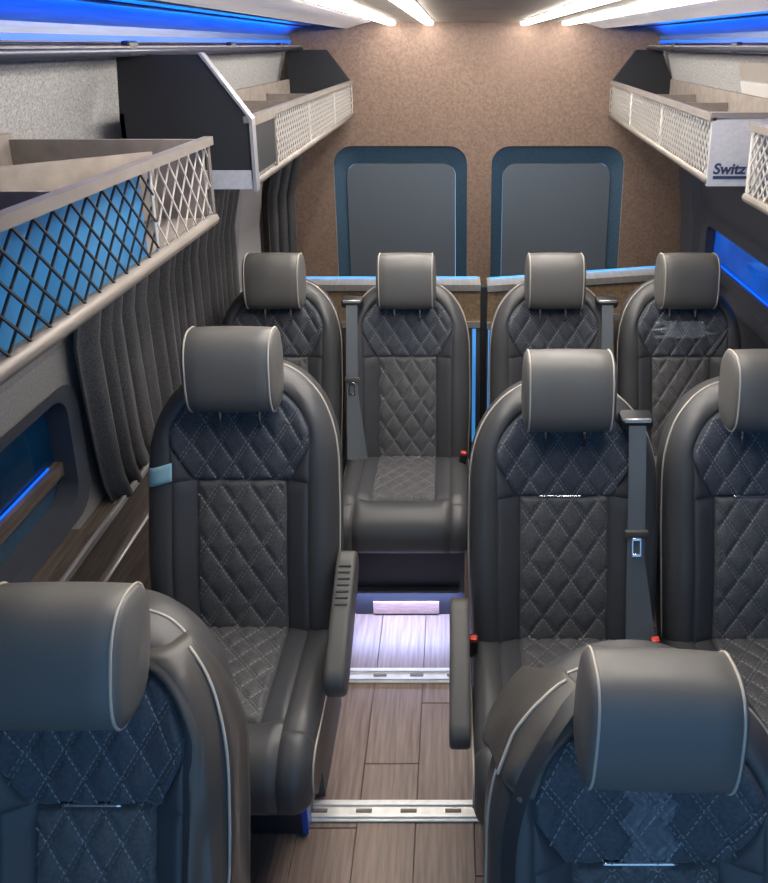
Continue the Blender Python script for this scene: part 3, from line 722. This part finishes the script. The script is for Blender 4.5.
def seat(label, loc, sx=1.0, arm=0, belt=None, buckles=(), accent=False, rz=0, headroll=0, headtilt=0, headx=1.0, blue_lit_edge=0, group=None, sz=1.0, ribs=True, armpos=(-0.095, 0.565)):
    t = thing('passenger_seat', label, 'seat', loc, group); t.rotation_euler[2] = rz; t.scale = (sx, 1, sz)
    g = lambda name, key, par=None: link(name, ME[key], par or t)
    g('back_shell', 'back_shell')
    lq = g('lower_quilt', 'lower_quilt'); g('stitching', 'lower_stitching', lq)
    uq = g('upper_quilt', 'upper_quilt'); g('stitching', 'upper_stitching', uq)
    for k in 'lr':
        g('side_panel', 'side_panel_'+k); g('shoulder_gusset', 'gusset_'+k)
        b = g('bolster', 'bolster_'+k); g('piping', 'back_piping_'+k, b)
        g('side_panel', 'seat_side_'+k)
        b = g('seat_bolster', 'seat_bolster_'+k); g('piping', 'seat_piping_'+k, b)
        g('corner_roll', 'corner_roll_'+k); g('leg', 'leg_'+k); g('headrest_post', 'post_'+k)
    h = g('headrest', 'headrest')
    for k in 'lr': g('piping', 'head_piping_'+k, h)
    if headroll or headtilt:
        h.matrix_basis = Matrix.Translation((-(headx-1)*HW, 0.098, 1.178)) @ Matrix.Rotation(headroll, 4, 'Y') @ Matrix.Rotation(headtilt, 4, 'X') @ Matrix.Diagonal((headx, 1, 1, 1)) @ Matrix.Translation((0, -0.098, -1.178))
    q = g('seat_quilt', 'seat_quilt'); g('stitching', 'seat_stitching', q)
    g('front_roll', 'front_roll'); g('seat_pan', 'seat_pan'); p = g('pedestal', 'pedestal')
    if blue_lit_edge: g('blue_lit_edge', 'blue_lit_edge', p)
    if accent: g('accent_strip', 'accent')
    if arm:
        a = g('armrest', 'armrest'); a.location = (arm*0.298, armpos[0], armpos[1]); a.rotation_euler = (R(30), 0, 0)
        
        if ribs: g('grip_ribs', 'arm_ribs', a)
        r = g('blue_lit_underside', 'arm_blue_lit', a)
    if belt is not None:
        a, b, c, d, e = belt_meshes(belt)
        gd = link('belt_guide', a, t); link('guide_lip', b, gd); link('belt_webbing', c, t); link('belt_slider', d, t); link('belt_tongue', e, t)
    for o in list(C.objects):
        if o.name.startswith('stitching'): o['kind'] = 'stuff'
    for (x, y, z, an) in buckles:
        b = g('buckle', 'buckle'); b.location = (x, y, z); b.rotation_euler = (R(12), an, 0); o = g('release_button', 'buckle_button', b); o['label'] = 'red release button'
    return t

YM, YF, YR = 1.62, 0.71, 2.53
seat_tape = seat('quilted charcoal seat with pale blue tape on its bolster', (-0.60, YM+0.02, 0), arm=1, blue_lit_edge=1, sz=1.045)
seat_belt = seat('quilted charcoal seat with belt over shoulder in the middle row', (0.306, YM, 0), 0.985, arm=-1, ribs=False, armpos=(-0.14, 0.495), belt=0.192, buckles=[(-0.262, -0.045, 0.475, 0.05), (0.248, -0.05, 0.475, -0.1)], accent=True)
seat('quilted charcoal middle-row seat on the window side of the seat with belt', (0.853, YM, 0), 0.985, accent=True)
seat_fl = seat('quilted seat with loose grey sheet draped down its bolster, ahead of taped seat', (-0.616, YF+0.11, 0), 0.82, accent=True, sz=0.957, headtilt=R(-9), headx=1.22)
seat_fr = seat('quilted seat with tilted headrest and plastic film below it', (0.315, YF+0.05, 0), 0.97, accent=True, arm=-1, ribs=False, headroll=R(3), sz=0.905)
seat('quilted last-row seat beside the dark pleated curtain', (-0.714, YR, 0), 0.93)
seat_plaque = seat('quilted last-row seat with pinkish plaque below its cushion', (-0.193, YR, 0), 0.935, belt=-0.232, buckles=[(0.24, -0.06, 0.48, 0.1)])
seat('quilted last-row seat with grey belt, behind the middle-row belted seat', (0.395, YR, 0), 0.935, belt=0.225)
seat_film = seat('quilted last-row seat with glossy film on its shoulder quilting', (0.918, YR, 0), 0.935)

# base board of the last row aisle seat with plaque and light under the lip
m = MB(); m.box(-0.245, 0.245, -0.345, -0.33, 0.0, 0.288); m.build('base_board', M['pedestal'], seat_plaque)
m = MB(); m.rbox(0.265, 0.006, 0.055, 0.002, 1, Matrix.Translation((0.01, -0.349, 0.034))); o = m.build('plaque', M['plaque'], seat_plaque); o['label'] = 'pinkish wood-grain plaque'
m = MB(); m.rbox(0.45, 0.026, 0.010, 0.003, 1, Matrix.Translation((0, -0.358, 0.121))); o = m.build('light_housing', M['pedestal'], seat_plaque)
# tape
P = []
m = MB(); vs = []; fs = []
for j in range(5):
    for i in range(11):
        a = lerp(-0.262, -0.185, i/10); b = lerp(0.412, 0.462, j/4)+0.022*(i/10)
        vs.append(PB(a, b, n0(a, b)+0.006))
for j in range(4):
    for i in range(10): k = j*11+i; fs.append((k, k+1, k+12, k+11))
o = m.add(vs, fs).build('tape', M['tape'], seat_tape, True); o['label'] = 'pale blue tape'
md = o.modifiers.new('thick', 'SOLIDIFY'); md.thickness = 0.0015
# draped sheet on the front left seat (right bolster) and front right seat (left bolster)
def sheet(par, sg, b0, b1, over, wav, mat_, name='protective_sheet', lo=0.0):
    m = MB(); vs = []; fs = []; nb, na = 44, 26
    for j in range(nb+1):
        t = j/nb; b = lerp(b1, b0, t)
        for i in range(na+1):
            s = i/na; w = Wo(b); a = lerp(inner(b)+0.02+lo, w+0.006, min(1, s/0.55))
            n = n0(min(a, w), b)+0.010
            if s > 0.55:
                q = (s-0.55)/0.45; a = w+0.008+over*math.sin(q*PI/2)*t; n = n0(w, b)+0.006-0.10*q*min(1, t*3+0.1)
            f = wav*(math.sin(9*s+5.5*t+0.6)*0.6+math.sin(17*s-7*t)*0.4)*(0.1+t)
            vs.append(PB(sg*(a+f*0.6), b, n+abs(f)))
    for j in range(nb):
        for i in range(na): k = j*(na+1)+i; fs.append((k, k+1, k+na+2, k+na+1))
    o = m.add(vs, fs).build(name, mat_, par, True)
    md = o.modifiers.new('thick', 'SOLIDIFY'); md.thickness = 0.002
    # cream hem
    P = [Vector(vs[j*(na+1)+int(na*0.55)])+Vector((0, -0.004, 0.001)) for j in range(1, nb+1)]
    MB().tube(P, 0.003, 6).build('hem_piping', M['piping'], o, True)
    return o
sheet(seat_fl, 1, 0.02, 0.70, 0.004, 0.022, M['sheet'])['label'] = 'loose grey protective sheet'
sheet(seat_fr, -1, 0.575, 0.72, 0.012, 0.010, M['sheet'], lo=-0.012)['label'] = 'loose grey protective sheet'
m = MB(); vs = []; fs = []
for j in range(41):
    b = lerp(0.715, 0.05, j/40); w = Wo(b)
    for da, dn in ((-0.011, 0.0), (0.011, 0.003), (0.011, 0.006), (-0.011, 0.003)):
        a = -(w-0.030*min(1, w/0.18))+da; vs.append(PB(a, b, n0(a, b)+0.012+dn+0.006*math.sin(j*0.25)))
for j in range(40):
    for k in range(4): fs.append((j*4+k, j*4+(k+1) % 4, j*4+4+(k+1) % 4, j*4+4+k))
m.add(vs, fs+[(0, 1, 2, 3), (163, 162, 161, 160)]).build('strap', M['plastic'], seat_fr, True, 50)
# film strips
def film(par, a0, a1, b0, b1, lift, name='plastic_film', n=18, wr=0.004, ma='film'):
    m = MB(); vs = []; fs = []
    for j in range(n+1):
        b = lerp(b0, b1, j/n)
        for i in range(n+1):
            wv = 1+0.28*math.sin(j*0.9)+0.15*math.sin(j*2.3); a = lerp((a0+a1)/2-(a1-a0)/2*wv, (a0+a1)/2+(a1-a0)/2*(1.9-0.9*wv), i/n)
            vs.append(PB(a, b, n0(a, b)+0.012+lift+wr*math.sin(i*1.1+j*0.4)+wr*0.6*math.sin(j*1.7-i*0.5)))
    for j in range(n):
        for i in range(n): k = j*(n+1)+i; fs.append((k, k+1, k+n+2, k+n+1))
    o = m.add(vs, fs).build(name, M[ma], par, True); o['label'] = 'clear wrinkled plastic film'; return o
film(seat_fr, -0.035, 0.04, 0.432, 0.60, 0.008, wr=0.006)
film(seat_film, -0.10, 0.11, 0.505, 0.575, 0.008, wr=0.0045, ma='film_glare')
